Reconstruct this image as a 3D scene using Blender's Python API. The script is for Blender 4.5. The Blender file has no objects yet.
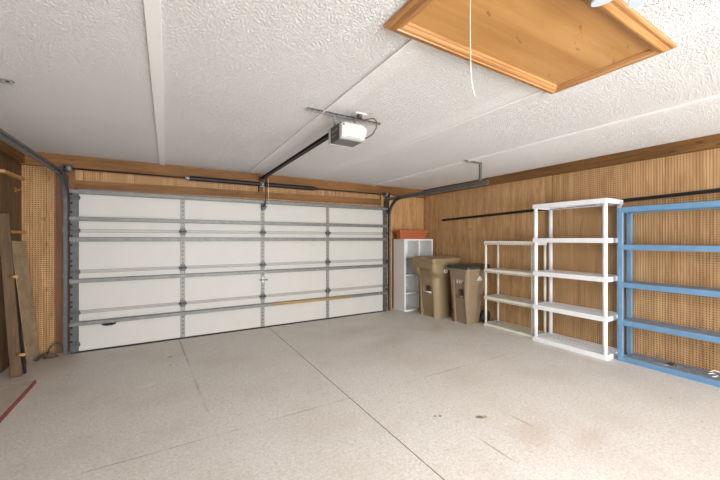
import bpy, bmesh, math, random
from mathutils import Vector, Matrix
random.seed(7)
scn = bpy.context.scene
COL = scn.collection

# ------------------------------------------------------------------ camera, world, lights, exposure
YAW = math.atan(193 / 328)
cam_d = bpy.data.cameras.new('camera'); cam = bpy.data.objects.new('camera', cam_d); COL.objects.link(cam)
cam.location = (0, 0, 1.5); cam.rotation_euler = (math.pi / 2, 0, -YAW)
cam_d.sensor_width = 36; cam_d.lens = 36 * 328 / 720; cam_d.shift_y = -1 / 720; cam_d.clip_start = 0.05
scn.camera = cam
scn.view_settings.view_transform = 'Standard'; scn.view_settings.look = 'None'
scn.view_settings.gamma = 1; scn.view_settings.use_curve_mapping = False
scn.view_settings.exposure = 0.02
w = bpy.data.worlds.new('sky'); scn.world = w; w.use_nodes = True
w.node_tree.nodes['Background'].inputs[0].default_value = (0.9, 0.95, 1.0, 1)
w.node_tree.nodes['Background'].inputs[1].default_value = 0.6

def lamp(name, kind, loc, power, color=(1, 1, 1), **kw):
    d = bpy.data.lights.new(name, kind); o = bpy.data.objects.new(name, d); COL.objects.link(o)
    o.location = loc; d.energy = power; d.color = color
    for k, v in kw.items(): setattr(d, k, v)
    return o
# fill light added behind the camera, set in an invented rear doorway
rear_fill = lamp('rear_fill_light', 'AREA', (1.75, -4.25, 1.10), 640, (0.93, 0.967, 1.0), shape='RECTANGLE', size=5.6, size_y=1.9)
rear_fill.rotation_euler = (math.pi / 2 + 0.27, 0, 0)

# ------------------------------------------------------------------ helpers
def lin(c):
    c /= 255.0
    return c / 12.92 if c <= 0.04045 else ((c + 0.055) / 1.055) ** 2.4
def rgb(r, g, b): return (lin(r), lin(g), lin(b), 1)

class MB:
    """collects primitives in world coordinates; build() links them as one mesh object"""
    def __init__(s): s.bm = bmesh.new()
    def _tag(s, faces, mi, smooth=False):
        for f in faces: f.material_index = mi; f.smooth = smooth
    def box(s, x0, x1, y0, y1, z0, z1, b=0, mi=0, M=None, seg=1):
        t = bmesh.new()
        bmesh.ops.create_cube(t, size=1)
        bmesh.ops.transform(t, verts=t.verts, matrix=Matrix.Translation(((x0+x1)/2, (y0+y1)/2, (z0+z1)/2)) @ Matrix.Diagonal((abs(x1-x0), abs(y1-y0), abs(z1-z0), 1)))
        if b: bmesh.ops.bevel(t, geom=t.edges[:], offset=b, segments=seg, profile=0.5, affect='EDGES')
        if M is not None: bmesh.ops.transform(t, verts=t.verts, matrix=M)
        s.merge(t, mi); return s
    def merge(s, t, mi=0, smooth=False):
        s._tag(t.faces, mi, smooth)
        me = bpy.data.meshes.new('t'); t.to_mesh(me); t.free(); s.bm.from_mesh(me); bpy.data.meshes.remove(me)
    def cyl(s, p0, p1, r, r2=None, n=16, mi=0, cap=True):
        p0, p1 = Vector(p0), Vector(p1); d = p1 - p0
        t = bmesh.new()
        bmesh.ops.create_cone(t, cap_ends=cap, segments=n, radius1=r, radius2=r if r2 is None else r2, depth=d.length)
        q = Vector((0, 0, 1)).rotation_difference(d.normalized()).to_matrix().to_4x4()
        bmesh.ops.transform(t, verts=t.verts, matrix=Matrix.Translation((p0+p1)/2) @ q)
        s._tag(t.faces, mi)
        for f in t.faces: f.smooth = len(f.verts) == 4
        me = bpy.data.meshes.new('t'); t.to_mesh(me); t.free(); s.bm.from_mesh(me); bpy.data.meshes.remove(me); return s
    def tube(s, pts, r, n=8, mi=0, closed=False):
        pts = [Vector(p) for p in pts]; rings = []; N = len(pts)
        up = Vector((0, 0, 1)); prev = None
        for i, p in enumerate(pts):
            a = pts[(i-1) % N] if (closed or i > 0) else p; c = pts[(i+1) % N] if (closed or i < N-1) else p
            d = (c - a).normalized()
            if prev is None: x = d.orthogonal().normalized()
            else: x = (prev - d * prev.dot(d)).normalized()
            prev = x; y = d.cross(x)
            rr = r[i] if isinstance(r, (list, tuple)) else r
            rings.append([s.bm.verts.new(p + (x*math.cos(k*2*math.pi/n) + y*math.sin(k*2*math.pi/n))*rr) for k in range(n)])
        for i in range(N if closed else N-1):
            A, B = rings[i], rings[(i+1) % N]
            for k in range(n):
                f = s.bm.faces.new((A[k], A[(k+1) % n], B[(k+1) % n], B[k])); f.smooth = True; f.material_index = mi
        if not closed:
            s.bm.faces.new(rings[0][::-1]).material_index = mi; s.bm.faces.new(rings[-1]).material_index = mi
        return s
    def loft(s, rings, mi=0, smooth=False, caps=True):
        R = [[s.bm.verts.new(Vector(p)) for p in r] for r in rings]; n = len(R[0])
        for a, b_ in zip(R, R[1:]):
            for k in range(n):
                f = s.bm.faces.new((a[k], a[(k+1) % n], b_[(k+1) % n], b_[k])); f.material_index = mi; f.smooth = smooth
        if caps:
            s.bm.faces.new(R[0][::-1]).material_index = mi; s.bm.faces.new(R[-1]).material_index = mi
        return s
    def build(s, name, mat, parent=None, kind=None, bevel=0):
        bmesh.ops.recalc_face_normals(s.bm, faces=s.bm.faces[:])
        off = wloc(parent)
        bmesh.ops.translate(s.bm, verts=s.bm.verts[:], vec=-off)
        me = bpy.data.meshes.new(name); s.bm.to_mesh(me); s.bm.free()
        for m in (mat if isinstance(mat, (list, tuple)) else [mat]): me.materials.append(m)
        o = bpy.data.objects.new(name, me); COL.objects.link(o)
        if parent: o.parent = parent
        if kind: o['kind'] = kind
        if bevel:
            md = o.modifiers.new('bevel', 'BEVEL'); md.width = bevel; md.segments = 2; md.limit_method = 'ANGLE'
        return o

def wloc(o):
    v = Vector((0, 0, 0))
    while o: v = v + o.location; o = o.parent
    return v
def thing(name, label, cat, loc=(0, 0, 0), group=None, kind=None):
    o = bpy.data.objects.new(name, None); COL.objects.link(o); o.location = loc; o.empty_display_size = 0.1
    if kind: o['kind'] = kind
    if label: tag(o, label, cat, group)
    return o
def tag(o, label, cat, group=None):
    o['label'] = label; o['category'] = cat
    if group: o['group'] = group
    return o
def rrect(x0, x1, y0, y1, r, z, n=5):
    P = []
    for cx, cy, a0 in ((x1-r, y1-r, 0), (x0+r, y1-r, 90), (x0+r, y0+r, 180), (x1-r, y0+r, 270)):
        for k in range(n+1):
            a = math.radians(a0 + 90*k/n); P.append((cx + r*math.cos(a), cy + r*math.sin(a), z))
    return P
def cut(o, cutter):
    """boolean-subtract an MB from object o and bake the result"""
    c = cutter.build('cutter', o.data.materials[0], o.parent)
    md = o.modifiers.new('b', 'BOOLEAN'); md.operation = 'DIFFERENCE'; md.object = c; md.solver = 'EXACT'
    dg = bpy.context.evaluated_depsgraph_get()
    me = bpy.data.meshes.new_from_object(o.evaluated_get(dg))
    o.modifiers.clear(); old = o.data; o.data = me; me.name = o.name
    bpy.data.objects.remove(c); return o
def text_mesh(name, s, size, mat, parent, M, depth=0.002):
    cu = bpy.data.curves.new(name, 'FONT'); cu.body = s; cu.size = size; cu.extrude = depth; cu.align_x = 'CENTER'; cu.align_y = 'CENTER'
    t = bpy.data.objects.new(name, cu); COL.objects.link(t)
    me = bpy.data.meshes.new_from_object(t.evaluated_get(bpy.context.evaluated_depsgraph_get()))
    bpy.data.objects.remove(t)
    me.transform(Matrix.Translation(-wloc(parent)) @ M); me.materials.clear(); me.materials.append(mat)
    o = bpy.data.objects.new(name, me); COL.objects.link(o); o.parent = parent; return o

# ------------------------------------------------------------------ materials
class NT:
    def __init__(s, name, rough=0.6, metal=0, spec=0.5):
        s.m = bpy.data.materials.new(name); s.m.use_nodes = True; s.t = s.m.node_tree; s.b = s.t.nodes['Principled BSDF']
        s.b.inputs['Roughness'].default_value = rough; s.b.inputs['Metallic'].default_value = metal
        s.b.inputs['Specular IOR Level'].default_value = spec
    def n(s, t, **kw):
        x = s.t.nodes.new(t)
        for k, v in kw.items(): setattr(x, k, v)
        return x
    def put(s, sock, v):
        if isinstance(v, bpy.types.NodeSocket): s.t.links.new(v, sock)
        else: sock.default_value = v
    def math(s, op, a, b=0.0, c=0.0):
        x = s.n('ShaderNodeMath', operation=op); s.put(x.inputs[0], a); s.put(x.inputs[1], b); s.put(x.inputs[2], c); return x.outputs[0]
    def pos(s):
        x = s.n('ShaderNodeNewGeometry'); y = s.n('ShaderNodeSeparateXYZ'); s.t.links.new(x.outputs['Position'], y.inputs[0]); return x.outputs['Position'], y.outputs
    def objc(s):
        x = s.n('ShaderNodeTexCoord'); y = s.n('ShaderNodeSeparateXYZ'); s.t.links.new(x.outputs['Object'], y.inputs[0]); return x.outputs['Object'], y.outputs
    def comb(s, x, y, z):
        c = s.n('ShaderNodeCombineXYZ'); s.put(c.inputs[0], x); s.put(c.inputs[1], y); s.put(c.inputs[2], z); return c.outputs[0]
    def noise(s, v, scale, detail=3, rough=0.5, dist=0):
        x = s.n('ShaderNodeTexNoise'); s.t.links.new(v, x.inputs['Vector']); x.inputs['Scale'].default_value = scale
        x.inputs['Detail'].default_value = detail; x.inputs['Roughness'].default_value = rough; x.inputs['Distortion'].default_value = dist
        return x.outputs[0]
    def white(s, v):
        x = s.n('ShaderNodeTexWhiteNoise', noise_dimensions='1D'); s.put(x.inputs['W'], v); return x.outputs[0]
    def ramp(s, f, stops):
        x = s.n('ShaderNodeValToRGB'); s.t.links.new(f, x.inputs[0]); e = x.color_ramp.elements
        e[0].position, e[0].color = stops[0]; e[1].position, e[1].color = stops[-1]
        for p, c in stops[1:-1]:
            q = e.new(p); q.color = c
        return x.outputs[0]
    def mix(s, f, a, b, mode='MIX'):
        x = s.n('ShaderNodeMix', data_type='RGBA', blend_type=mode); s.put(x.inputs[0], f); s.put(x.inputs[6], a); s.put(x.inputs[7], b); return x.outputs[2]
    def step(s, v, lo, hi):   # smooth 0..1
        x = s.n('ShaderNodeMapRange', interpolation_type='SMOOTHSTEP'); s.put(x.inputs[0], v); x.inputs[1].default_value = lo; x.inputs[2].default_value = hi; return x.outputs[0]
    def bump(s, h, strength, dist=0.01):
        x = s.n('ShaderNodeBump'); x.inputs['Strength'].default_value = strength; x.inputs['Distance'].default_value = dist
        s.put(x.inputs['Height'], h); s.t.links.new(x.outputs[0], s.b.inputs['Normal'])
    def col(s, c): s.put(s.b.inputs['Base Color'], c); return s.m

def plain(name, c, rough=0.5, metal=0, var=0.06, scale=6, spec=0.5):
    k = NT(name, rough, metal, spec); p, _ = k.objc()
    f = k.noise(p, scale, 4, 0.6)
    a = tuple(min(1, x*(1+var)) for x in c[:3]) + (1,); b = tuple(x*(1-var*1.6) for x in c[:3]) + (1,)
    return k.col(k.ramp(f, [(0.3, b), (0.7, a)]))

def wood(name, light, dark, axis, ring=30, rough=0.6, knots=True, spec=0.3, scratch=False):
    """solid timber, grain along axis (0,1,2), object coordinates"""
    k = NT(name, rough, 0, spec); v, x = k.objc()
    sc = [ring, ring, ring]; sc[axis] = ring*0.05
    g = k.noise(k.comb(*[k.math('MULTIPLY', x[i], sc[i]) for i in range(3)]), 1, 5, 0.65, 0.4)
    sc2 = [4, 4, 4]; sc2[axis] = 0.9
    h = k.noise(k.comb(*[k.math('MULTIPLY', x[i], sc2[i]) for i in range(3)]), 1, 2, 0.5)
    f = k.math('ADD', k.math('MULTIPLY', g, 0.6), k.math('MULTIPLY', h, 0.4))
    c = k.ramp(f, [(0.34, dark), (0.62, light)])
    if knots:
        sk = [9, 9, 9]; sk[axis] = 3.2
        vo = k.n('ShaderNodeTexVoronoi'); vo.inputs['Scale'].default_value = 1; k.t.links.new(k.comb(*[k.math('MULTIPLY', x[i], sk[i]) for i in range(3)]), vo.inputs['Vector'])
        kk = k.math('SUBTRACT', 1.0, k.step(vo.outputs['Distance'], 0.06, 0.16))
        c = k.mix(k.math('MULTIPLY', kk, 0.6), c, tuple(q*0.35 for q in dark[:3]) + (1,))
    if scratch:
        for (a, b, t) in ((2.5, 16, .66), (14, 3, .68), (5, 5, .70)):
            q = k.noise(k.comb(k.math('MULTIPLY', k.math('ADD', x[0], x[1]), a), k.math('MULTIPLY', k.math('SUBTRACT', x[1], k.math('MULTIPLY', x[0], 0.4)), b), t), 1, 4, 0.6)
            c = k.mix(k.math('MULTIPLY', k.step(q, t, t+.05), 0.55), c, tuple(z*0.4 for z in dark[:3]) + (1,))
    k.bump(g, 0.15, 0.004)
    return k.col(c)

def panelling(name, u, light, dark, holes=None, plank=0.1, groove=0.0022, pitch=0.0265, rhole=0.24, sheen=0.35):
    """wall panelling of printed vertical boards (u = 0 runs along X, 1 along Y); holes(k, x) masks the perforated sheets"""
    k = NT(name, 0.55, 0, sheen); p, x = k.pos(); U, V = x[u], x[2]
    cell = k.math('FLOOR', k.math('DIVIDE', U, plank)); rnd = k.white(cell)
    g = k.noise(k.comb(k.math('MULTIPLY', U, 16), k.math('MULTIPLY', V, 1.6), k.math('MULTIPLY', rnd, 37)), 1, 5, 0.62, 0.6)
    g2 = k.noise(k.comb(k.math('MULTIPLY', U, 60), k.math('MULTIPLY', V, 7), k.math('MULTIPLY', rnd, 11)), 1, 3, 0.6)
    f = k.math('ADD', k.math('ADD', k.math('MULTIPLY', g, 0.62), k.math('MULTIPLY', g2, 0.30)), k.math('MULTIPLY', rnd, 0.08))
    c = k.ramp(f, [(0.30, dark), (0.62, light)])
    vo = k.n('ShaderNodeTexVoronoi'); vo.inputs['Scale'].default_value = 1
    k.t.links.new(k.comb(k.math('MULTIPLY', U, 9), k.math('MULTIPLY', V, 3.4), 0.3), vo.inputs['Vector'])
    kn = k.math('SUBTRACT', 1.0, k.step(vo.outputs['Distance'], 0.05, 0.2))
    c = k.mix(k.math('MULTIPLY', kn, 0.45), c, tuple(q*0.62 for q in dark[:3]) + (1,))
    fr = k.math('ABSOLUTE', k.math('SUBTRACT', k.math('FRACT', k.math('DIVIDE', U, plank)), 0.5))
    gm = k.step(fr, 0.5 - groove/plank*1.6, 0.5 - groove/plank*0.6)
    c = k.mix(k.math('MULTIPLY', gm, 0.3), c, tuple(q*0.3 for q in dark[:3]) + (1,))
    if holes:
        a = k.math('SUBTRACT', k.math('FRACT', k.math('DIVIDE', U, pitch)), 0.5)
        b = k.math('SUBTRACT', k.math('FRACT', k.math('DIVIDE', V, pitch)), 0.5)
        d = k.math('SQRT', k.math('ADD', k.math('MULTIPLY', a, a), k.math('MULTIPLY', b, b)))
        hm = k.math('SUBTRACT', 1.0, k.step(d, rhole*0.75, rhole*1.15))
        msk = holes(k, x)
        c = k.mix(k.math('MULTIPLY', k.math('MULTIPLY', hm, msk), 0.95), c, rgb(58, 34, 14))
    return k.col(c)

# --- floor: flecked, worn, with saw joints and stains
def floor_mat():
    k = NT('speckled_floor', 0.5, 0, 0.3); p, x = k.pos(); X, Y = x[0], x[1]
    n1 = k.noise(p, 1.3, 5, 0.6); n2 = k.noise(k.comb(k.math('MULTIPLY', X, 50), k.math('MULTIPLY', Y, 62), 0), 1, 4, 0.7, 0.8)
    n3 = k.noise(p, 120, 2, 0.5); n4 = k.noise(p, 9, 4, 0.6)
    c = k.ramp(n2, [(0.34, rgb(194, 187, 178)), (0.5, rgb(214, 208, 201)), (0.66, rgb(228, 223, 218))])
    c = k.mix(k.math('MULTIPLY', k.step(n1, 0.42, 0.7), 0.4), c, rgb(192, 182, 171))
    c = k.mix(k.math('MULTIPLY', k.step(n3, 0.62, 0.74), 0.30), c, rgb(160, 146, 130))
    c = k.mix(k.math('MULTIPLY', k.step(n4, 0.6, 0.74), 0.28), c, rgb(170, 156, 142))
    sp = k.noise(k.comb(k.math('MULTIPLY', X, 14), k.math('MULTIPLY', Y, 14), 3.3), 1, 1, 0.4)
    c = k.mix(k.math('MULTIPLY', k.step(sp, 0.80, 0.84), 0.7), c, rgb(90, 78, 66))
    def line(c, d, wd, col, amt, lo=None):
        m = k.math('SUBTRACT', 1.0, k.step(k.math('ABSOLUTE', d), wd*0.5, wd*1.2))
        if lo is not None: m = k.math('MULTIPLY', m, lo)
        return k.mix(k.math('MULTIPLY', m, amt), c, col)
    wob = k.math('MULTIPLY', k.math('SUBTRACT', n4, 0.5), 0.006)
    c = line(c, k.math('ADD', k.math('SUBTRACT', X, 1.487), wob), 0.0045, rgb(62, 54, 48), 0.95)
    faint = k.step(n1, 0.40, 0.56)
    c = line(c, k.math('ADD', k.math('SUBTRACT', Y, 2.715), wob), 0.004, rgb(110, 98, 86), 0.75, faint)
    d3 = k.math('SUBTRACT', X, k.math('SUBTRACT', 0.49, k.math('MULTIPLY', Y, 0.06)))
    c = line(c, k.math('ADD', d3, wob), 0.014, rgb(128, 112, 98), 0.5, k.math('MULTIPLY', faint, k.step(Y, 2.4, 3.4)))
    def spot(c, x0, y0, rx, ry, rot, col, amt, edge=0.35):
        ca, sa = math.cos(rot), math.sin(rot)
        dx, dy = k.math('SUBTRACT', X, x0), k.math('SUBTRACT', Y, y0)
        a = k.math('DIVIDE', k.math('ADD', k.math('MULTIPLY', dx, ca), k.math('MULTIPLY', dy, sa)), rx)
        b = k.math('DIVIDE', k.math('SUBTRACT', k.math('MULTIPLY', dy, ca), k.math('MULTIPLY', dx, sa)), ry)
        d = k.math('ADD', k.math('SQRT', k.math('ADD', k.math('MULTIPLY', a, a), k.math('MULTIPLY', b, b))), k.math('MULTIPLY', k.math('SUBTRACT', n2, 0.5), 1.1))
        return k.mix(k.math('MULTIPLY', k.math('SUBTRACT', 1.0, k.step(d, 1-edge, 1+edge)), amt), c, col)
    c = spot(c, 2.273, 1.869, 0.038, 0.022, -0.5, rgb(92, 78, 62), 0.85)
    c = spot(c, 2.31, 1.85, 0.028, 0.02, 0, rgb(176, 150, 120), 0.8)
    c = spot(c, 1.957, 2.073, 0.012, 0.010, 0, rgb(70, 60, 52), 0.9)
    c = spot(c, 1.994, 2.052, 0.014, 0.010, 0, rgb(70, 60, 52), 0.9)
    c = spot(c, 2.02, 1.525, 0.15, 0.008, 1.57, rgb(150, 128, 104), 0.6)
    c = spot(c, 2.52, 1.65, 0.10, 0.009, 1.6, rgb(140, 122, 104), 0.6)
    c = spot(c, 2.42, 1.50, 0.20, 0.12, 0.4, rgb(190, 168, 144), 0.4, 0.7)
    c = spot(c, 2.75, 1.25, 0.18, 0.08, 0.1, rgb(190, 168, 146), 0.4, 0.8)
    c = spot(c, 2.73, 3.9, 0.45, 0.14, 0.15, rgb(172, 158, 142), 0.3, 0.9)
    c = spot(c, 2.6, 4.6, 0.5, 0.2, 0.3, rgb(176, 162, 146), 0.3, 0.9)
    c = spot(c, -0.159, 4.004, 0.06, 0.03, 0.2, rgb(226, 220, 212), 0.9)
    c = spot(c, 0.033, 4.818, 0.03, 0.02, 0, rgb(110, 98, 84), 0.8)
    c = spot(c, -1.25, 5.3, 0.35, 0.40, 0, rgb(176, 156, 134), 0.45, 0.9)
    c = spot(c, 3.9, 4.1, 0.30, 0.10, 0.7, rgb(176, 160, 142), 0.4, 0.8)
    k.bump(n2, 0.05, 0.003)
    return k.col(c)

def ceiling_mat():
    k = NT('popcorn_ceiling', 0.9, 0, 0.1); p, x = k.pos(); X = x[0]
    def band(a, b): return k.math('MULTIPLY', k.step(X, a-0.02, a+0.02), k.math('SUBTRACT', 1.0, k.step(X, b-0.02, b+0.02)))
    sm = k.math('MAXIMUM', k.math('MAXIMUM', band(1.17, 1.34), band(2.24, 2.43)), k.math('MAXIMUM', band(3.66, 6.0), 0.0))
    n = k.noise(p, 88, 2, 0.6, 0.1); n2 = k.noise(p, 130, 2, 0.5)
    h = k.math('ADD', k.step(n, 0.38, 0.66), k.math('MULTIPLY', n2, 0.35))
    h = k.math('MULTIPLY', h, k.math('SUBTRACT', 1.0, k.math('MULTIPLY', sm, 0.3)))
    k.bump(h, 0.85, 0.0105)
    big = k.noise(p, 0.9, 3, 0.5)
    return k.col(k.ramp(big, [(0.3, rgb(242, 240, 237)), (0.7, rgb(247, 245, 243))]))

M = {}
M['floor'] = floor_mat(); M['ceiling'] = ceiling_mat()
PL, PD = rgb(206, 166, 120), rgb(156, 114, 72)
M['panel_right'] = panelling('panelling_right', 1, PL, PD, lambda k, x: k.math('SUBTRACT', 1.0, k.step(x[1], 2.86, 2.88)), plank=0.102)
M['panel_front'] = panelling('panelling_front', 0, rgb(202, 158, 108), rgb(152, 108, 66), lambda k, x: k.math('SUBTRACT', 1.0, k.step(x[0], 3.88, 3.9)), plank=0.102)
M['panel_back'] = panelling('panelling_back', 0, PL, PD, None)
M['panel_left'] = panelling('rough_board_left', 1, rgb(120, 94, 66), rgb(62, 46, 30), None, plank=0.19, groove=0.006)
M['beam_x'] = wood('beam_timber_across', rgb(146, 102, 58), rgb(98, 64, 32), 0)
M['beam_y'] = wood('beam_timber_side', rgb(136, 96, 52), rgb(92, 62, 30), 1)
M['jamb'] = wood('jamb_timber', rgb(198, 158, 110), rgb(156, 114, 72), 2)
M['redwood_z'] = wood('reddish_post_timber', rgb(144, 100, 68), rgb(96, 62, 40), 2)
M['cleat'] = wood('cleat_timber', rgb(206, 164, 112), rgb(160, 114, 66), 1, knots=False)
M['oldwood'] = wood('old_brown_timber', rgb(112, 86, 56), rgb(66, 47, 28), 2)
M['hatch'] = wood('varnished_plywood', rgb(204, 154, 92), rgb(168, 116, 60), 0, ring=9, rough=0.35, knots=False, spec=0.5, scratch=True)
M['mould_x'] = wood('varnished_moulding_long', rgb(200, 150, 96), rgb(142, 94, 50), 0, ring=40, rough=0.3, knots=False, spec=0.5)
M['mould_y'] = wood('varnished_moulding_short', rgb(200, 150, 96), rgb(142, 94, 50), 1, ring=40, rough=0.3, knots=False, spec=0.5)
M['paint'] = plain('white_ceiling_paint', rgb(240, 238, 236), 0.8, var=0.01)
M['door'] = plain('off_white_door_paint', rgb(200, 197, 190), 0.5, var=0.02, scale=2)
M['galv'] = plain('galvanised_steel', rgb(124, 123, 120), 0.5, 0.3, 0.14, 14)
M['galv_dark'] = plain('weathered_steel', rgb(92, 93, 94), 0.5, 0.3, 0.15, 18)
M['steel'] = plain('bright_zinc', rgb(176, 176, 174), 0.4, 0.6, 0.1, 20)
M['hole'] = plain('dark_slot', rgb(28, 28, 30), 0.9)
M['black'] = plain('black_steel', rgb(30, 28, 27), 0.5, 0.2)
M['rubber'] = plain('black_rubber', rgb(34, 33, 34), 0.7)
M['brownrail'] = plain('dark_brown_rail', rgb(66, 56, 50), 0.5, 0.3)
M['tan_tape'] = wood('stained_wood_strip', rgb(182, 150, 100), rgb(132, 102, 58), 0, knots=False)
M['white'] = plain('white_laminate', rgb(230, 228, 226), 0.35, var=0.01)
M['plastic_white'] = plain('white_plastic', rgb(238, 239, 241), 0.45, var=0.03, scale=9)
M['cream'] = plain('cream_plastic', rgb(230, 225, 211), 0.5, var=0.06, scale=12)
M['creamdirty'] = plain('dusty_cream_plastic', rgb(206, 200, 184), 0.6, var=0.12, scale=16)
M['slot'] = plain('tan_slot', rgb(150, 142, 124), 0.8)
M['blue'] = plain('blue_paint', rgb(106, 146, 180), 0.45, var=0.07, scale=10)
M['bluedeck'] = plain('worn_grey_blue_deck', rgb(134, 140, 148), 0.6, var=0.22, scale=14)
M['stile'] = plain('perforated_stile_steel', rgb(142, 141, 134), 0.5, 0.3, 0.1, 20)
M['edge'] = plain('grey_section_edge', rgb(150, 147, 142), 0.5, 0.2)
M['terra'] = plain('terracotta_plastic', rgb(176, 96, 58), 0.5, var=0.05)
M['bin_a'] = plain('olive_tan_plastic', rgb(146, 126, 94), 0.42, var=0.05)
M['bin_b'] = plain('grey_tan_plastic', rgb(142, 122, 98), 0.42, var=0.05)
M['bin_lid'] = plain('dark_green_plastic', rgb(48, 56, 54), 0.4, var=0.06)
M['mark'] = plain('white_print', rgb(236, 232, 226), 0.6, var=0.01)
M['mark_grey'] = plain('grey_print', rgb(150, 156, 148), 0.6, var=0.01)
M['motor_dark'] = plain('dark_motor_case', rgb(74, 70, 66), 0.5, 0.1)
M['motor_base'] = plain('grey_motor_base', rgb(116, 112, 108), 0.5, 0.1)
M['lens'] = plain('white_lens', rgb(192, 192, 188), 0.3, var=0.01)
M['cord_white'] = plain('white_cord', rgb(232, 222, 200), 0.7)
M['cord_brown'] = plain('brown_cord', rgb(92, 70, 50), 0.7)
M['cord_green'] = plain('grey_green_cord', rgb(84, 88, 76), 0.7)
M['redpaint'] = plain('red_painted_edge', rgb(132, 66, 58), 0.6, var=0.08)
M['boardtop'] = plain('grey_brown_board', rgb(192, 178, 166), 0.7, var=0.1, scale=5)
M['debris'] = plain('dry_leaf_litter', rgb(104, 98, 78), 0.9, var=0.3, scale=40)
M['brass'] = plain('dull_brass', rgb(170, 136, 84), 0.4, 0.6)
k = NT('perforated_hardboard', 0.6, 0, 0.2); v_, xx = k.objc()
def _peg(k, x):
    a = k.math('SUBTRACT', k.math('FRACT', k.math('DIVIDE', x[1], 0.0265)), 0.5); b = k.math('SUBTRACT', k.math('FRACT', k.math('DIVIDE', x[2], 0.0265)), 0.5)
    d = k.math('SQRT', k.math('ADD', k.math('MULTIPLY', a, a), k.math('MULTIPLY', b, b))); return k.math('SUBTRACT', 1.0, k.step(d, 0.14, 0.22))
M['offcut'] = k.col(k.mix(k.math('MULTIPLY', _peg(k, xx), 0.8), k.ramp(k.noise(v_, 8, 4), [(0.3, rgb(160, 140, 112)), (0.7, rgb(190, 170, 138))]), rgb(48, 36, 24)))
k = NT('led_panel', 0.4); k.b.inputs['Emission Color'].default_value = (0.95, 0.98, 1, 1); k.b.inputs['Emission Strength'].default_value = 0.1
M['led'] = k.col(rgb(186, 196, 202))

# ------------------------------------------------------------------ room shell
XL, XR, YF, YB, ZC = -1.60, 5.12, 5.80, -4.00, 2.62
MB().box(XL-.1, XR+.1, YB-.6, YF+.12, -0.1, 0).build('floor', M['floor'], kind='structure')
MB().box(XL-.1, XR+.1, YB-.1, YF+.12, ZC, ZC+.1).build('ceiling', M['ceiling'], kind='structure')
MB().box(XR, XR+.1, YB, YF+.12, 0, ZC).build('wall_right', M['panel_right'], kind='structure')
MB().box(XL-.1, XL, YB, YF+.12, 0, ZC).build('wall_left', M['panel_left'], kind='structure')
wf = MB(); wf.box(XL, -1.06, YF, YF+.12, 0, ZC); wf.box(3.89, XR, YF, YF+.12, 0, ZC); wf.box(-1.06, 3.89, YF, YF+.12, 2.19, ZC)
wf.build('wall_front', M['panel_front'], kind='structure')
wb = MB(); wb.box(XL, -1.05, YB-.1, YB, 0, ZC); wb.box(4.55, XR, YB-.1, YB, 0, ZC); wb.box(-1.05, 4.55, YB-.1, YB, 2.4, ZC)  # wide unseen opening added to let the rear fill through
wb.build('wall_back', M['panel_back'], kind='structure')
# timber trims
MB().box(XL, XR, YF-.075, YF, 2.445, ZC, b=.004).build('trim_1', M['beam_x'], kind='structure')
MB().box(XR-.075, XR, YB, YF-.075, 2.482, ZC, b=.004).build('trim_2', M['beam_y'], kind='structure')
MB().box(XL, XL+.05, YB, YF-.075, 2.455, ZC, b=.004).build('trim_3', M['beam_y'], kind='structure')
t4 = MB(); t4.loft([[(-1.06, YF-.075, 2.19), (-1.06, YF, 2.19), (-1.06, YF, 2.29), (-1.06, YF-.075, 2.29)], [(3.89, YF-.075, 2.225), (3.89, YF, 2.225), (3.89, YF, 2.335), (3.89, YF-.075, 2.335)]])
t4.build('trim_4', M['beam_x'], kind='structure')
MB().box(-1.26, -1.06, YF-.07, YF+.12, 0, 2.445, b=.003).build('trim_5', M['redwood_z'], kind='structure')
MB().box(3.89, 4.17, YF-.07, YF+.12, 0, 2.445, b=.003).build('trim_6', M['jamb'], kind='structure')
MB().box(1.36, 1.43, YF-.08, YF, 2.30, 2.446, b=.003).build('trim_7', M['redwood_z'], kind='structure')
MB().box(-1.06, -0.98, YF-.07, YF-.01, 2.289, 2.445, b=.003).build('trim_8', M['jamb'], kind='structure')
# ceiling battens over the drywall joints
MB().box(-.096, -.024, YB, YF-.075, ZC-.012, ZC, b=.002).build('trim_9', M['paint'], kind='structure')
for i, (x, wd, h) in enumerate(((1.172, .014, .014), (2.425, .03, .006), (3.675, .05, .016))):
    m = MB(); m.box(x, x+wd, YB if x > 3 else 1.41, YF-.075, ZC-h, ZC, b=.002)
    if x < 3: m.box(x, x+wd, YB, .70, ZC-h, ZC, b=.002)     # interrupted by the attic hatch
    m.build('trim_%d' % (10+i), M['paint'], kind='structure')

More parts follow.
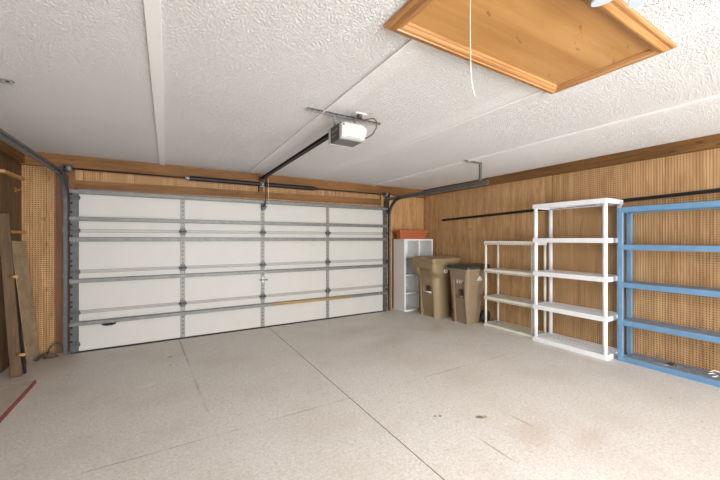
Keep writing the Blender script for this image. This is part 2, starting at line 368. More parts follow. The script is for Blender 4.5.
# ------------------------------------------------------------------ sectional garage door
door = thing('door_1', None, None, (1.42, 5.62, 0), kind='structure')
door['label'] = 'wide off-white sectional garage door with grey steel struts'
DX0, DX1 = -1.085, 3.925
joints = [0.02, .535, 1.07, 1.61, 2.155]
for a, b in zip(joints, joints[1:]):
    s = MB(); s.box(DX0, DX1, 5.60, 5.645, a+.002, b-.002, b=.004)
    for z in (a+.018, b-.018):
        if 0.1 < z < 2.1: s.box(DX0+.08, DX1-.08, 5.592, 5.60, z-.005, z+.005, b=.002, mi=1)
    s.build('door_section', [M['door'], M['edge']], door)
MB().box(DX0, DX1, 5.598, 5.65, 0, .02).build('bottom_seal', M['rubber'], door)
SX = [.205, 1.39, 2.59]
for a, b in zip(joints, joints[1:]):
    for x in SX:
        s = MB(); s.box(x-.03, x+.03, 5.587, 5.60, a+.004, b-.004, b=.002)
        for z in [a+.07+j*.06 for j in range(int((b-a-.1)/.06))]: s.box(x-.006, x+.006, 5.585, 5.588, z-.011, z+.011, mi=1)
        s.build('stile', [M['stile'], M['hole']], door)
    for x0, x1, e in ((DX0, DX0+.085, 1), (DX1-.085, DX1, -1)):
        s = MB(); s.box(x0, x1, 5.575, 5.60, a+.003, b-.003, b=.002)
        xe = x0+.014 if e > 0 else x1-.014
        for z in (a+.08, a+.14, a+.24, b-.19, b-.13, b-.07): s.box(xe-.010, xe+.012, 5.572, 5.576, z-.012, z+.012, mi=1)
        s.build('end_stile', [M['galv_dark'], M['hole']], door)
for z in (.391, .95, 1.494, 1.765, 2.118):
    s = MB(); h = .0225
    s.box(DX0, DX1, 5.572, 5.575, z-h-.007, z+h+.007)
    s.box(DX0, DX1, 5.53, 5.573, z+h-.004, z+h, b=.001); s.box(DX0, DX1, 5.53, 5.573, z-h, z-h+.004, b=.001)
    s.box(DX0, DX1, 5.528, 5.532, z-h, z+h, b=.001)
    st = s.build('strut', M['galv'], door)
    if z < .4:
        MB().box(1.55, 3.03, 5.5245, 5.528, z-.022, z+.024, b=.001).build('tan_strip', M['tan_tape'], st)
for z in joints[1:4]:
    for x in SX:
        s = MB(); s.box(x-.035, x+.035, 5.58, 5.587, z-.05, z+.05, b=.002); s.cyl((x-.05, 5.577, z), (x+.05, 5.577, z), .013, n=10)
        s.box(x-.05, x-.03, 5.572, 5.587, z-.02, z+.02); s.box(x+.03, x+.05, 5.572, 5.587, z-.02, z+.02)
        s.build('hinge', M['galv_dark'], door)
for z in joints[1:4] + [.12, 2.04]:
    for xs, e in ((DX0, 1), (DX1, -1)):
        s = MB(); s.box(min(xs, xs+e*.1), max(xs, xs+e*.1), 5.555, 5.575, z-.028, z+.028, b=.003); s.cyl((xs-e*.035, 5.545, z), (xs+e*.11, 5.545, z), .009, n=10)
        s.build('roller_bracket', M['galv_dark'], door)
s = MB(); s.cyl((1.33, 5.545, .815), (1.46, 5.545, .815), .011, n=10); s.cyl((1.39, 5.545, .815), (1.39, 5.59, .815), .012, n=8); s.box(1.375, 1.405, 5.575, 5.59, .77, .86, b=.003)
s.build('lock_bar', M['steel'], door)
s = MB(); s.box(-.75, -.60, 5.515, 5.55, .345, .362, b=.004); s.box(-.72, -.63, 5.52, 5.55, .335, .347, b=.003)
s.build('step_handle', M['black'], door)
s = MB(); s.box(1.365, 1.425, 5.52, 5.60, 1.99, 2.085, b=.004); s.cyl((1.35, 5.51, 2.04), (1.44, 5.51, 2.04), .012, n=8)
s.build('operator_bracket', M['galv_dark'], door)

# ------------------------------------------------------------------ tracks
def sweep_yz(mb, path, prof):
    rings = []
    for i, p in enumerate(path):
        a = path[max(i-1, 0)]; c = path[min(i+1, len(path)-1)]
        d = Vector((c[0]-a[0], c[1]-a[1])).normalized(); nrm = Vector((-d.y, d.x))
        rings.append([(x, p[0]+nrm.x*n, p[1]+nrm.y*n) for x, n in prof])
    mb.loft(rings)
def arc_path():
    P = [(5.50, 1.93)]
    for j in range(1, 13):
        a = math.radians(90*j/12); P.append((5.12 + .38*math.cos(a), 1.93 + .375*math.sin(a)))
    return P
def track(side, label):
    e = 1 if side < 0 else -1                       # the groove faces the door
    x = -1.128 if side < 0 else 3.948
    t = thing('garage_door_track', label, 'door track', (x, 5.5, 0))
    h = .027; tk = .005; dp = .036
    prof = [(x, -h), (x+e*dp, -h), (x+e*dp, -h+.009), (x+e*(dp-.003), -h+.009), (x+e*(dp-.003), -h+tk), (x+e*tk, -h+tk),
            (x+e*tk, h-tk), (x+e*(dp-.003), h-tk), (x+e*(dp-.003), h-.009), (x+e*dp, h-.009), (x+e*dp, h), (x, h)]
    m = MB(); sweep_yz(m, [(5.50, .03), (5.50, 1.93)], prof); m.build('vertical_rail', M['galv_dark'], t)
    m = MB(); sweep_yz(m, arc_path(), prof); m.build('curved_rail', M['galv_dark'], t)
    m = MB(); sweep_yz(m, [(5.12, 2.305), (3.10, 2.305)], prof); m.build('horizontal_rail', M['galv'], t)
    m = MB(); m.box(x-.003 if e > 0 else x, x if e > 0 else x+.003, 3.10, 5.52, 2.29, 2.345); m.box(min(x, x+e*.03), max(x, x+e*.03), 3.10, 5.52, 2.342, 2.346)
    m.build('stiffening_angle', M['galv'], t)
    for z in (.45, 1.02, 1.62):
        m = MB(); m.box(min(x-e*.06, x), max(x-e*.06, x), 5.712, 5.729, z-.03, z+.03); m.box(x-e*.003-.002, x-e*.003+.002, 5.48, 5.73, z-.022, z+.022)
        m.cyl((x-e*.04, 5.718, z), (x-e*.04, 5.726, z), .009, n=8); m.build('jamb_bracket', M['galv'], t)
    m = MB(); m.box(x-e*.004-.002, x-e*.004+.002, 5.53, 5.73, 2.02, 2.34); m.box(min(x, x-e*.07), max(x, x-e*.07), 5.722, 5.727, 2.02, 2.34); m.box(x-e*.004-.002, x-e*.004+.002, 5.46, 5.54, 2.02, 2.06)
    m.build('flag_bracket', M['galv_dark'], t)
    # hanger near the free end
    xa = x - e*.006
    m = MB(); m.box(xa-.003, xa+.003, 3.235, 3.272, 2.30, ZC-.003); m.box(xa-.02, xa+.02, 3.234, 3.238, 2.36, ZC-.003)
    for z in [2.37+.04*j for j in range(6)]: m.box(xa-.008, xa+.008, 3.2325, 3.2345, z-.008, z+.008, mi=1)
    m.build('hanger_arm', [M['galv'], M['hole']], t)
    m = MB(); x1 = x+.19 if side < 0 else x-.31
    m.box(min(x-e*.02, x1), max(x-e*.02, x1), 3.235, 3.272, ZC-.0065, ZC-.0005); m.box(min(x-e*.02, x1), max(x-e*.02, x1), 3.234, 3.238, ZC-.030, ZC-.0005)
    for j in range(6):
        q = min(x, x1)+.03+j*.045
        if q < max(x, x1)-.02: m.box(q-.01, q+.01, 3.245, 3.262, ZC-.0085, ZC-.0065, mi=1); m.box(q-.01, q+.01, 3.2322, 3.2342, ZC-.022, ZC-.010, mi=1)
    m.build('ceiling_strap', [M['galv'], M['hole']], t)
    if side > 0:
        MB().cyl((x, 3.255, 2.33), (x+.03, 3.255, 2.33), .012, n=8).build('bolt', M['steel'], t)
    return t
track(-1, 'grey steel garage door track curving up beside the left edge of the door')
track(1, 'grey steel garage door track above the white cube cabinet, hung from a ceiling strap')

# ------------------------------------------------------------------ torsion springs
ts = thing('torsion_spring_shaft', 'long steel shaft with black torsion springs under the top beam over the garage door', 'door spring', (1.39, 5.62, 2.435))
Ysf, Zs = 5.62, 2.425
MB().cyl((-1.15, Ysf, Zs), (3.95, Ysf, Zs), .0125, n=12).build('shaft', M['brownrail'], ts)
for x0, x1 in ((.30, 1.355), (1.43, 2.34)):
    m = MB(); n = int((x1-x0)/.012)
    m.tube([(x0+(x1-x0)*i/(n*2), Ysf, Zs) for i in range(n*2+1)], [.038 if i % 2 else .034 for i in range(n*2+1)], 12)
    m.build('spring', M['black'], ts)
for x0, x1 in ((.235, .30), (2.34, 2.40)):
    MB().cyl((x0, Ysf, Zs), (x1, Ysf, Zs), .024 if x0 < 1 else .02, n=12).build('winding_cone', M['steel'] if x0 < 1 else M['black'], ts)
m = MB(); m.box(1.362, 1.426, 5.645, 5.72, 2.385, 2.465, b=.004); m.cyl((1.375, Ysf, Zs), (1.413, Ysf, Zs), .034, n=14); m.build('center_bearing', M['steel'], ts)
for x in (-1.10, 3.94):
    m = MB(); m.cyl((x-.03, Ysf, Zs), (x+.03, Ysf, Zs), .05, r2=.045, n=18); m.build('cable_drum', M['galv'], ts)
    xb = -1.16 if x < 0 else 4.0
    m = MB(); m.box(xb-.004, xb+.004, 5.57, 5.725, 2.36, 2.47); m.box(xb-.03, xb+.03, 5.72, 5.725, 2.36, 2.47); m.build('end_bearing_plate', M['galv_dark'], ts)

# ------------------------------------------------------------------ garage door opener
op = thing('garage_door_opener', 'white and dark grey garage door opener motor with its long rail, hung from the ceiling', 'garage door opener', (1.39, 2.6, 2.36))
RX = 1.39
m = MB(); m.box(RX-.02, RX+.02, 2.70, 5.66, 2.518, 2.522); m.box(RX-.003, RX+.003, 2.70, 5.66, 2.522, 2.55); m.box(RX-.02, RX+.02, 2.70, 5.66, 2.546, 2.55); m.box(RX-.02, RX-.016, 2.70, 5.66, 2.51, 2.522); m.box(RX+.016, RX+.02, 2.70, 5.66, 2.51, 2.522)
m.build('rail', M['brownrail'], op)
m = MB(); m.box(RX-.03, RX+.03, 5.66, 5.722, 2.49, 2.565, b=.003); m.build('header_bracket', M['brownrail'], op)
m = MB(); m.box(RX-.03, RX+.03, 5.36, 5.50, 2.492, 2.517, b=.004); m.build('trolley', M['black'], op)
m = MB(); m.tube([(RX+.012, 5.44, 2.50), (RX+.02, 5.455, 2.36), (RX+.022, 5.47, 2.22), (RX+.02, 5.485, 2.12), (RX+.008, 5.495, 2.06), (RX-.02, 5.505, 2.035)], .010, 8)
m.build('door_arm', M['black'], op)
m = MB(); m.tube([(RX+.05, 5.43, 2.50), (RX+.055, 5.43, 2.3), (RX+.06, 5.43, 2.10), (RX+.09, 5.43, 2.05), (RX+.11, 5.43, 1.96)], .0025, 6); m.build('release_cord', M['cord_white'], op)
# motor: body long in Y, white rear lens, dark side, grey base, white front lens
x0, x1, y0, y1, z0, z1 = 1.275, 1.510, 2.487, 2.72, 2.362, 2.51
m = MB(); m.loft([rrect(x0, x1, y0+.03, y1-.02, .012, z0+.008, 3), rrect(x0, x1, y0+.03, y1-.02, .012, z1-.01, 3), rrect(x0+.012, x1-.012, y0+.03, y1-.03, .012, z1, 3)])
mot = m.build('motor_housing', M['motor_dark'], op)
for r in range(2):                                  # two lines of worn pale lettering on the dark side (illegible in the photo)
    y = y1-.055; m = MB()
    for c in range(9 if r == 0 else 5):
        wd = random.uniform(.008, .014); z = 2.452 - r*.042 + .001*c
        m.box(x0-.0012, x0, y-wd, y, z-.008, z-.003)
        m.box(x0-.0012, x0, y-.004, y, z-.008, z+random.uniform(.004, .010))
        if c % 2: m.box(x0-.0012, x0, y-wd, y, z+.002, z+.006)
        y -= wd + .004
    m.build('lettering', M['mark_grey'], mot)
m = MB(); m.box(x0+.004, x1-.004, y0+.03, y1-.015, z0, z0+.010, b=.003); m.build('base_plate', M['motor_base'], op)
R_ = []
for t, sc, dz in ((0, 1, 0), (.6, .985, .004), (.9, .95, .012), (1, .90, .02)):
    yy = y0+.032 - .045*t
    cx = (x0+x1)/2; hw = (x1-x0)/2*sc+.001
    R_.append([(cx-hw, yy, z0+.002+dz), (cx+hw, yy, z0+.002+dz), (cx+hw+.030, yy, z1-.030-dz), (cx+hw-.03+.012, yy, z1+.004-dz), (cx-hw+.03, yy, z1+.004-dz), (cx-hw, yy, z1-.018-dz)])
m = MB(); m.loft(R_)
ln = m.build('rear_lens', M['lens'], op, bevel=.004)
m = MB()
for j in range(8): m.box(1.33+j*.017, 1.338+j*.017, y0-.012, y0+.0, z0+.016, z0+.020)
m.build('vent', M['hole'], ln)
MB().cyl((x0+.022, y0-.0135, z1-.032), (x0+.022, y0+.0, z1-.032), .008, n=12).build('button', M['black'], ln)
R_ = []
for t, sc, dz in ((0, 1, 0), (.7, .98, .006), (1, .9, .03)):
    yy = y1-.022 + .055*t; cx = (x0+x1)/2; hw = (x1-x0)/2*sc+.001
    R_.append([(cx-hw, yy, z0-.004+dz), (cx+hw, yy, z0-.004+dz), (cx+hw, yy, z1-dz), (cx-hw, yy, z1-dz)])
m = MB(); m.loft(R_); m.build('front_lens', M['lens'], op, bevel=.003)
m = MB(); m.box(1.03, 1.78, 2.618, 2.642, ZC-.006, ZC-.001); m.box(1.03, 1.78, 2.640, 2.644, ZC-.020, ZC-.001)
for j in range(12): m.box(1.06+j*.058, 1.085+j*.058, 2.624, 2.636, ZC-.008, ZC-.006, mi=1)
m.build('ceiling_angle', [M['galv'], M['hole']], op)
for x in (1.29, 1.50):
    m = MB(); m.box(x-.012, x+.012, 2.638, 2.642, z1-.012, ZC-.006); m.build('hanger_strap', M['galv'], op)
pl = thing('ceiling_outlet', 'small white electrical outlet on the ceiling above the opener motor', 'outlet', (1.50, 2.52, ZC))
MB().box(1.43, 1.55, 2.50, 2.575, ZC-.010, ZC, b=.003).build('cover_plate', M['white'], pl)
MB().box(1.465, 1.50, 2.505, 2.55, ZC-.042, ZC-.010, b=.004).build('plug', M['cord_brown'], pl)
MB().tube([(1.485, 2.52, 2.58), (1.50, 2.50, 2.555), (1.55, 2.46, 2.565), (1.585, 2.45, 2.57), (1.612, 2.45, 2.55), (1.622, 2.465, 2.50), (1.605, 2.50, 2.45), (1.57, 2.54, 2.42), (1.512, 2.58, 2.405)], .006, 8).build('power_cord', M['cord_brown'], op)

# ------------------------------------------------------------------ attic hatch
hx0, hx1, hy0, hy1 = .975, 2.52, .70, 1.41
ht = thing('attic_hatch', 'varnished plywood attic hatch with moulded wood frame in the ceiling', 'attic hatch', ((hx0+hx1)/2, (hy0+hy1)/2, ZC))
MB().box(hx0+.09, hx1-.09, hy0+.06, hy1-.06, ZC-.010, ZC-.001).build('hatch_panel', M['hatch'], ht)
prof = [(0, 0), (0, .020), (.008, .024), (.022, .024), (.028, .030), (.040, .040), (.048, .041), (.052, .034), (.060, .036), (.070, .032), (.078, .022), (.086, .020), (.092, .012), (.092, 0)]
cor = [(hx0, hy0, 1, 1), (hx1, hy0, -1, 1), (hx1, hy1, -1, -1), (hx0, hy1, 1, -1)]
for i in range(4):
    a, b = cor[i], cor[(i+1) % 4]
    m = MB(); m.loft([[(a[0]+a[2]*d, a[1]+a[3]*d, ZC-z) for d, z in prof], [(b[0]+b[2]*d, b[1]+b[3]*d, ZC-z) for d, z in prof]])
    m.build('moulding', M['mould_x'] if i % 2 == 0 else M['mould_y'], ht)
m = MB(); pts = [(1.11, .96, ZC-.012)] + [(1.11 - .004*math.sin(j/4*math.pi), .96, ZC-.012-.10*j) for j in range(1, 5)] + [(1.118, .962, 2.17), (1.128, .962, 2.135), (1.138, .962, 2.11)]
m.tube(pts, .0016, 6); m.build('pull_cord', M['cord_white'], ht)
m = MB(); m.cyl((1.11, .96, ZC-.018), (1.11, .96, ZC-.010), .008, n=10); m.build('screw_eye', M['steel'], ht)

# ------------------------------------------------------------------ ceiling lamp with folding LED leaves
LX, LY = 1.62, .54
la = thing('led_ceiling_lamp', 'white folding-leaf ceiling lamp beside the attic hatch, only its leaf tips in view', 'ceiling lamp', (LX, LY, ZC))
m = MB(); m.cyl((LX, LY, ZC-.001), (LX, LY, ZC-.03), .055, n=24); m.cyl((LX, LY, ZC-.03), (LX, LY, ZC-.07), .030, r2=.022, n=20); m.build('lamp_base', M['white'], la)
m = MB(); m.cyl((LX, LY, ZC-.07), (LX, LY, ZC-.115), .045, n=20); m.build('lamp_hub', M['white'], la)
def leaf(ang, length=.188, wd=.036, tilt=0.0):
    m = MB(); out = []; n = 10
    for z in (0, .012):
        r = [(.04, -wd*.8, z)] + [(.04 + (length-.04-wd*1.5) + wd*1.5*math.sin(math.pi*j/n), -wd*math.cos(math.pi*j/n), z) for j in range(n+1)] + [(.04, wd*.8, z)]
        out.append(r)
    T = Matrix.Translation((LX, LY, ZC-.10)) @ Matrix.Rotation(ang, 4, 'Z') @ Matrix.Rotation(-tilt, 4, 'Y')
    m.loft([[T @ Vector(p) for p in r] for r in out])
    return m.build('lamp_leaf', M['led'], la, bevel=.002)
for a in (95, 29, 185, 275): leaf(math.radians(a))
lamp('led_glow', 'POINT', (LX, LY, ZC-.19), 0.5, (0.97, 0.985, 1.0), shadow_soft_size=.05)
lamp('led_light', 'AREA', (LX, LY, ZC-.125), 34, (0.97, 0.985, 1.0), shape='DISK', size=.16)

# ------------------------------------------------------------------ left corner: cleats, leaning boards, cables
def cleat(y0, y1, z, label, dz=0):
    m = MB(); m.box(XL+.0, XL+.05, y0, y1, z-.018, z+.018, b=.003)
    tag(m.build('wooden_cleat', M['cleat']), label, 'wooden strip')
cleat(5.14, 5.72, 2.255, 'upper pale wooden strip nailed to the left wall boards near the ceiling')
cleat(5.28, 5.78, 1.585, 'lower pale wooden strip on the left wall, just above the leaning pegboard piece')
hk = MB(); hk.cyl((XL, 5.60, 2.10), (XL+.04, 5.60, 2.10), .007, n=8); hk.tube([(XL+.04, 5.60, 2.10), (XL+.055, 5.60, 2.115), (XL+.055, 5.60, 2.14)], .006, 8); hk.box(XL, XL+.006, 5.575, 5.625, 2.07, 2.13, b=.002)
tag(hk.build('wall_hook', M['brass']), 'small brass hook on the dark left wall boards', 'hook')
hk = MB(); hk.box(-1.425, -1.35, YF-.007, YF, 1.735, 1.79, b=.002); hk.tube([(-1.375, YF-.007, 1.775), (-1.375, YF-.03, 1.77), (-1.375, YF-.032, 1.745), (-1.375, YF-.01, 1.742)], .006, 8)
tag(hk.build('pegboard_hook', M['brass']), 'small metal hook plate on the pegboard left of the garage door', 'hook')

def slab(P0, P1, wdir, wd, tdir, tk):
    """leaning board between centre points P0 (bottom) and P1 (top)"""
    P0, P1, wv, tv = Vector(P0), Vector(P1), Vector(wdir).normalized()*wd/2, Vector(tdir).normalized()*tk/2
    m = MB(); m.loft([[p - wv - tv, p + wv - tv, p + wv + tv, p - wv + tv] for p in (P0, P1)]); return m
pk = thing('leaning_plank', 'old brown timber plank leaning in the left corner with short wooden pegs', 'plank', (-1.42, 4.99, 0))
slab((-1.415, 4.985, .0), (-1.545, 5.08, 1.78), (1, .15, 0), .088, (-.15, 1, 0), .045).build('timber', M['oldwood'], pk, bevel=.003)
for (x, y, z) in ((-1.45, 5.0, 1.09), (-1.385, 4.97, .24)):
    m = MB(); m.cyl((x-.02, y+.0, z), (x+.045, y-.04, z), .016, n=12); m.build('peg', M['cleat'], pk)
tag(slab((-1.365, 5.05, .0), (-1.572, 5.28, 1.50), (.12, 1, 0), .035, (1, -.12, 0), .016).build('dark_board', M['black']), 'narrow black board leaning between the brown plank and the pegboard piece', 'board')
m = MB(); q = [(-1.455, 5.44, 0.0), (-1.42, 5.74, 0.0), (-1.55, 5.74, 1.47), (-1.57, 5.36, 1.48)]
m.loft([q, [(a+.006, b, c+.0005) for a, b, c in q]])
tag(m.build('pegboard_offcut', M['offcut']), 'grey-brown pegboard piece leaning on the left wall', 'pegboard')
fb = thing('board_on_floor', 'flat grey-brown board with a red edge lying on the floor at the left', 'board', (-1.37, 3.6, 0))
MB().box(-1.595, -1.183, 2.3, 4.64, .002, .036, b=.002).build('board_face', M['boardtop'], fb)
MB().box(-1.183, -1.170, 2.3, 4.64, .0, .037, b=.001).build('red_edge', M['redpaint'], fb)
tag(MB().tube([(-1.40, 5.56, .012), (-1.36, 5.58, .012), (-1.32, 5.57, .03), (-1.27, 5.55, .06), (-1.23, 5.55, .03), (-1.20, 5.55, .012), (-1.25, 5.52, .012), (-1.33, 5.53, .012)], .011, 8).build('cable', M['cord_brown']), 'brown cable lying in a loop at the foot of the left door track', 'cable')
tag(MB().tube([(-1.35, 5.76, .012), (-1.34, 5.73, .012), (-1.31, 5.71, .09), (-1.25, 5.69, .15), (-1.20, 5.68, .12), (-1.17, 5.66, .05), (-1.13, 5.67, .012)], .010, 8).build('cable', M['cord_green']), 'grey-green cable tangled below the left pegboard panel', 'cable')
m = MB()
for j in range(70):
    x = random.uniform(-1.40, -1.36); y = random.uniform(5.60, 5.70) if j % 2 else random.uniform(5.46, 5.53); r = random.uniform(.008, .022); a = random.uniform(0, 6)
    z = random.uniform(.001, .02)
    m.loft([[(x+r*math.cos(a+j_*2.1), y+r*.6*math.sin(a+j_*2.1), z+.003*j_) for j_ in range(3)], [(x+r*math.cos(a+j_*2.1), y+r*.6*math.sin(a+j_*2.1), z+.003*j_+.002) for j_ in range(3)]])
dl = m.build('leaf_litter', M['debris']); dl['kind'] = 'stuff'; tag(dl, 'dry grey leaf litter in the corner behind the leaning boards', 'debris')

# ------------------------------------------------------------------ right wall rail
r0, r1 = Vector((XR-.001, 5.20, 1.905)), Vector((XR-.001, .55, 2.04))
m = MB(); m.loft([[p + Vector(o) for o in ((0, 0, -.022), (-.030, 0, -.022), (-.030, 0, -.016), (-.005, 0, -.016), (-.005, 0, .022), (0, 0, .022))] for p in (r0, r1)])
tag(m.build('wall_rail', M['black']), 'long thin black metal rail fixed along the right wall behind the shelf racks', 'rail')

# ------------------------------------------------------------------ white cube cabinet + planter
cx0, cx1, cy0, cy1, ch = 4.205, 4.985, 5.345, 5.725, 1.50
cb = thing('cube_cabinet', 'white two-column open cube cabinet standing between the garage door and the trash bins', 'cabinet', ((cx0+cx1)/2, (cy0+cy1)/2, 0))
T = .036
for x in (cx0, cx1-T): MB().box(x, x+T, cy0, cy1, 0, ch-T, b=.0015).build('side_panel', M['white'], cb)
MB().box(cx0, cx1, cy0, cy1, ch-T, ch, b=.0015).build('top_panel', M['white'], cb)
MB().box(cx0+T, cx1-T, cy0, cy1, 0.0, T, b=.0015).build('bottom_panel', M['white'], cb)
xm = (cx0+cx1)/2
MB().box(xm-.008, xm+.008, cy0+.002, cy1, T, ch-T).build('divider', M['white'], cb)
for j in (1, 2, 3):
    z = ch*j/4
    for a, b in ((cx0+T, xm-.008), (xm+.008, cx1-T)): MB().box(a, b, cy0+.002, cy1-.006, z-.009, z+.009).build('shelf', M['white'], cb)
MB().box(cx0+T, cx1-T, cy1-.006, cy1, T, ch-T).build('back_panel', M['white'], cb)
pt = thing('planter_box', 'long terracotta planter box on top of the white cube cabinet', 'planter', (4.54, 5.53, ch))
px0, px1, py0, py1 = 4.135, 4.93, 5.40, 5.63
def pr(d, z): return rrect(px0+d, px1-d, py0+d, py1-d, .02, z, 3)
m = MB(); m.loft([pr(.055, ch), pr(.022, ch+.15), pr(.022, ch+.165), pr(.032, ch+.165), pr(.064, ch+.015)]); m.build('planter_body', M['terra'], pt)
m = MB()
m.loft([pr(.012, ch+.150), pr(0, ch+.152), pr(-.002, ch+.186), pr(.008, ch+.19), pr(.018, ch+.188), pr(.022, ch+.155)], caps=False)
m.build('planter_rim', M['terra'], pt)

# ------------------------------------------------------------------ trash bins (fronts face -X)
def bin_(label, x0, x1, y0, y1, h, ins, bodym, lidm, mats, big):
    t = thing('trash_bin', label, 'trash bin', ((x0+x1)/2, (y0+y1)/2, 0), 'wheeled trash bins')
    r = .055
    def R(f, z, rad=r):                                 # f: how far the four sides are drawn in
        return rrect(x0+ins[0]*f, x1-ins[1]*f, y0+ins[2]*f, y1-ins[3]*f, rad, z, 6)
    hz = h-.07
    if big:
        prof = [(1, 0), (.98, .02), (.78, hz*.68), (.72, hz*.71), (.22, hz*.79), (.16, hz*.82), (.06, hz-.05), (.06, hz)]
        rr = [R(f, z, q) for (f, z), q in zip(prof, (.12, .14, .15, .14, .09, .07, .055, .055))]
    else:
        prof = [(1, 0), (.97, .02), (.15, hz-.05), (.12, hz)]
        rr = [R(f, z, q) for (f, z), q in zip(prof, (.075, .09, .06, .055))]
    m = MB(); m.loft(rr, smooth=False); body = m.build('bin_body', bodym, t)
    yc = (y0+y1)/2; W = (y1-y0)
    c = MB()
    xf0 = x0 - .05
    def fx(z):                                          # front surface x at height z
        for (f1, z1), (f2, z2) in zip(prof, prof[1:]):
            if z1 <= z <= z2: return x0 + ins[0]*(f1 + (f2-f1)*(z-z1)/max(z2-z1, 1e-6))
        return x0
    # recessed channel below the shoulder and the deeper hand pocket
    zt = hz*.80 if not big else hz*.86
    d = .065 if big else .04
    c.loft([[(xf0, yc-W*.26, -.02), (xf0, yc+W*.26, -.02), (fx(0)+d, yc+W*.26, -.02), (fx(0)+d, yc-W*.26, -.02)],
            [(xf0, yc-W*.26, zt), (xf0, yc+W*.26, zt), (fx(zt)+d, yc+W*.26, zt), (fx(zt)+d, yc-W*.26, zt)]])
    cut(body, c)
    zb = .47
    c = MB(); c.box(xf0, fx(zb)+.14, yc-W*.17, yc+W*.17, zb-.015, zb+.135); cut(body, c)
    for p in body.data.polygons: p.use_smooth = False
    m = MB(); m.cyl((fx(zb)+.03, yc-W*.17, zb+.01), (fx(zb)+.03, yc+W*.17, zb+.01), .014, n=12); m.build('grab_bar', mats.get('bar', bodym), t)
    # rim collar
    m = MB(); m.loft([rrect(x0-.004, x1+.004, y0-.004, y1+.004, r, hz-.045), rrect(x0-.012, x1+.012, y0-.012, y1+.012, r, hz-.035), rrect(x0-.012, x1+.012, y0-.012, y1+.012, r, hz)])
    m.build('rim', bodym, t)
    # lid, slightly domed, with a front lip
    m = MB(); m.loft([rrect(x0-.028, x1+.02, y0-.024, y1+.024, r, hz+.001), rrect(x0-.032, x1+.024, y0-.028, y1+.028, r, hz+.012), rrect(x0-.030, x1+.022, y0-.026, y1+.026, r, hz+.034),
                      rrect(x0+.0, x1-.0, y0+.0, y1-.0, r, hz+.046), rrect(x0+.07, x1-.07, y0+.07, y1-.07, r, hz+.066)])
    lid = m.build('lid', lidm, t)
    m = MB(); m.box(x0-.03, x0+.10, yc-W*.16, yc+W*.16, hz+.035, hz+.058, b=.006); m.build('lid_grip', lidm, lid)
    m = MB(); m.tube([(x1, y0+.05, hz-.02), (x1+.06, y0+.05, hz+.035), (x1+.075, y0+.06, hz+.05), (x1+.075, y1-.06, hz+.05), (x1+.06, y1-.05, hz+.035), (x1, y1-.05, hz-.02)], .014, 8)
    m.build('handle', lidm if not big else bodym, t)
    # wheels and axle at the rear
    wr = .11; wx = x1 - ins[1]*.75 + .045
    for y, s in ((y0+ins[2]*.65, -1), (y1-ins[3]*.65, 1)):
        m = MB(); m.cyl((wx, y-.025, wr), (wx, y+.025, wr), wr, n=28); m.cyl((wx, y+s*.025, wr), (wx, y+s*.03, wr), wr*.55, n=20); m.build('wheel', M['rubber'], t)
    m = MB(); m.cyl((wx, y0+ins[2]*.65, wr), (wx, y1-ins[3]*.65, wr), .012, n=10); m.build('axle', M['galv'], t)
    return t, fx, yc, hz
tb, fx1, yc1, hz1 = bin_('larger olive-tan wheeled trash bin with matching lid, in front of the white cabinet', 4.215, 4.90, 4.50, 5.13, 1.165, (.125, .09, .09, .03), M['bin_a'], M['bin_a'], {'bar': M['mark']}, True)
# white looped emblem on the side facing the room
m = MB()
def ring(cx, cz, r, y, q=.010):
    m.tube([(cx + r*math.cos(2*math.pi*j/14), y + .0, cz + r*1.25*math.sin(2*math.pi*j/14)) for j in range(14)], q, 6, closed=True)
ring(4.575, .955, .024, 4.507); ring(4.515, .895, .026, 4.510); m.tube([(4.535, 4.508, .86), (4.56, 4.508, .90), (4.575, 4.508, .925)], .014, 6); m.tube([(4.56, 4.510, .855), (4.58, 4.510, .90)], .012, 6)
m.build('emblem', M['mark'], tb)
tb2, fx2, yc2, hz2 = bin_('smaller grey-tan wheeled trash bin with dark green lid, beside the cream shelf rack', 4.43, 4.98, 3.895, 4.36, 1.045, (.07, .10, .10, .02), M['bin_b'], M['bin_lid'], {}, False)
zz = .745
text_mesh('lettering', 'VIP', .13, M['mark'], tb2, Matrix.Translation((fx2(zz)+.039, yc2+.01, zz)) @ Matrix.Rotation(math.radians(-90), 4, 'Z') @ Matrix.Rotation(math.radians(90), 4, 'X'))
def side_y(z): return 3.895 + .10*(1 + (.15-1)*(z/(hz2-.05)))
m = MB(); ye = side_y(.80)
for cx, cz, r in ((4.76, .815, .030), (4.735, .79, .026), (4.785, .79, .026)): m.cyl((cx, ye-.006, cz), (cx, ye+.012, cz), r, n=14)
m.box(4.70, 4.82, ye-.006, ye+.012, .768, .784, b=.001)
m.build('emblem', M['mark'], tb2)
m = MB(); m.box(4.735, 4.79, ye-.0, ye+.02, .722, .752, b=.001); m.build('small_sticker', M['mark_grey'], tb2)

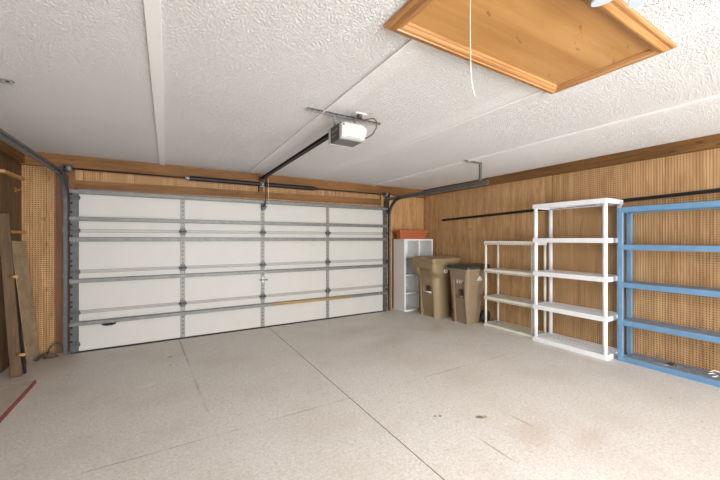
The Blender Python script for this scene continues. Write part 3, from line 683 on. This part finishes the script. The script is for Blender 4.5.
# ------------------------------------------------------------------ shelf racks
def rack(name, label, x0, x1, y0, y1, zs, hs, ztop, mat, deckmat, post, pr_, slats, group, teeth=False, square=False, lid_over=True):
    t = thing(name, label, 'shelf rack', ((x0+x1)/2, (y0+y1)/2, 0), group)
    ins = pr_ + .004
    for x in (x0+ins, x1-ins):
        for y in (y0+ins, y1-ins):
            m = MB(); 
            prev = None
            levels = list(zs)
            for a, b in zip(levels, levels[1:]):
                if square: m.box(x-pr_, x+pr_, y-pr_, y+pr_, a+(hs if False else 0), b, b=.003)
                else: m.cyl((x, y, a+hs*.9), (x, y, b+.004), pr_, n=16)
            m.build('post', post, t)
    for i, z in enumerate(zs):
        m = MB(); h = hs; tk = .014; r = .012 if not square else .002
        a0, a1, b0, b1 = x0, x1, y0, y1
        if square and i < len(zs)-1: a0, a1, b0, b1 = x0+.006, x1-.006, y0+2*pr_, y1-2*pr_
        # skirt
        m.box(a0, a0+tk, b0, b1, z, z+h, b=.003); m.box(a1-tk, a1, b0, b1, z, z+h, b=.003)
        m.box(a0+tk, a1-tk, b0, b0+tk, z, z+h, b=.003); m.box(a0+tk, a1-tk, b1-tk, b1, z, z+h, b=.003)
        if teeth:
            n = 22
            for j in range(n):
                yy = b0 + .05 + (b1-b0-.1)*j/(n-1); m.box(a0-.002, a0+.002, yy-.011, yy+.011, z+.008, z+.022, mi=2)  # darker dashes for the notches along the skirt
        # slatted top
        g = .020; W_ = (a1-a0-2*tk)/slats
        for j in range(slats):
            s0 = a0+tk+W_*j+g/2; m.box(s0, s0+W_-g, b0+tk, b1-tk, z+h-.014, z+h-.002, b=.002, mi=1)
        for j in range(2):
            yy = b0 + (b1-b0)*(j+.5)/2; m.box(a0+tk, a1-tk, yy-.008, yy+.008, z+h-.045, z+h-.014)
        m.build('shelf', [mat, deckmat, M['slot']] if teeth else [mat, deckmat], t)
    return t
rack('shelf_rack', 'low cream plastic four-shelf rack next to the smaller trash bin', 4.70, 5.07, 2.905, 3.785, [0, .465, .93, 1.405], .060, 1.465, M['cream'], M['creamdirty'], M['cream'], .019, 4, 'shelf racks on the right wall', teeth=True)
rack('shelf_rack', 'tallest rack, bright white plastic with five shelves, standing between the cream and blue racks', 4.655, 5.105, 1.935, 2.885, [0, .475, .965, 1.45, 1.945], .062, 2.0, M['plastic_white'], M['plastic_white'], M['plastic_white'], .027, 4, 'shelf racks on the right wall')
rack('shelf_rack', 'long blue painted five-shelf rack at the right end of the wall', 4.80, 5.105, .66, 1.885, [0, .445, .907, 1.368, 1.828], .062, 1.89, M['blue'], M['bluedeck'], M['blue'], .024, 3, 'shelf racks on the right wall', square=True)
zt = .062
m = MB(); m.tube([(4.93, 1.12, zt+.012), (4.96, 1.10, zt+.02), (4.99, 1.085, zt+.012), (4.965, 1.06, zt+.006), (4.92, 1.065, zt+.006), (4.90, 1.085, zt+.006)], .006, 6); m.tube([(4.96, 1.12, zt+.03), (5.0, 1.09, zt+.045), (5.03, 1.05, zt+.03)], .005, 6)
tag(m.build('plastic_hook', M['mark']), 'small white twisted hook lying on the bottom shelf of the blue rack', 'hook')
m = MB(); m.loft([[(4.93, 1.40, zt), (4.985, 1.385, zt), (4.98, 1.46, zt), (4.945, 1.47, zt)], [(4.94, 1.405, zt+.018), (4.98, 1.39, zt+.030), (4.975, 1.45, zt+.022), (4.95, 1.46, zt+.012)]])
tag(m.build('wood_scrap', M['cord_brown']), 'small brown scrap lying on the bottom shelf of the blue rack', 'scrap')
m = MB(); m.loft([[(4.86, 1.45, zt), (4.91, 1.43, zt), (4.90, 1.52, zt), (4.87, 1.53, zt)], [(4.865, 1.455, zt+.006), (4.905, 1.44, zt+.012), (4.895, 1.51, zt+.010), (4.875, 1.52, zt+.004)]])
tag(m.build('paper_scrap', M['mark_grey']), 'pale grey scrap of paper beside the brown scrap on the blue rack', 'scrap')
bpy.context.view_layer.update()
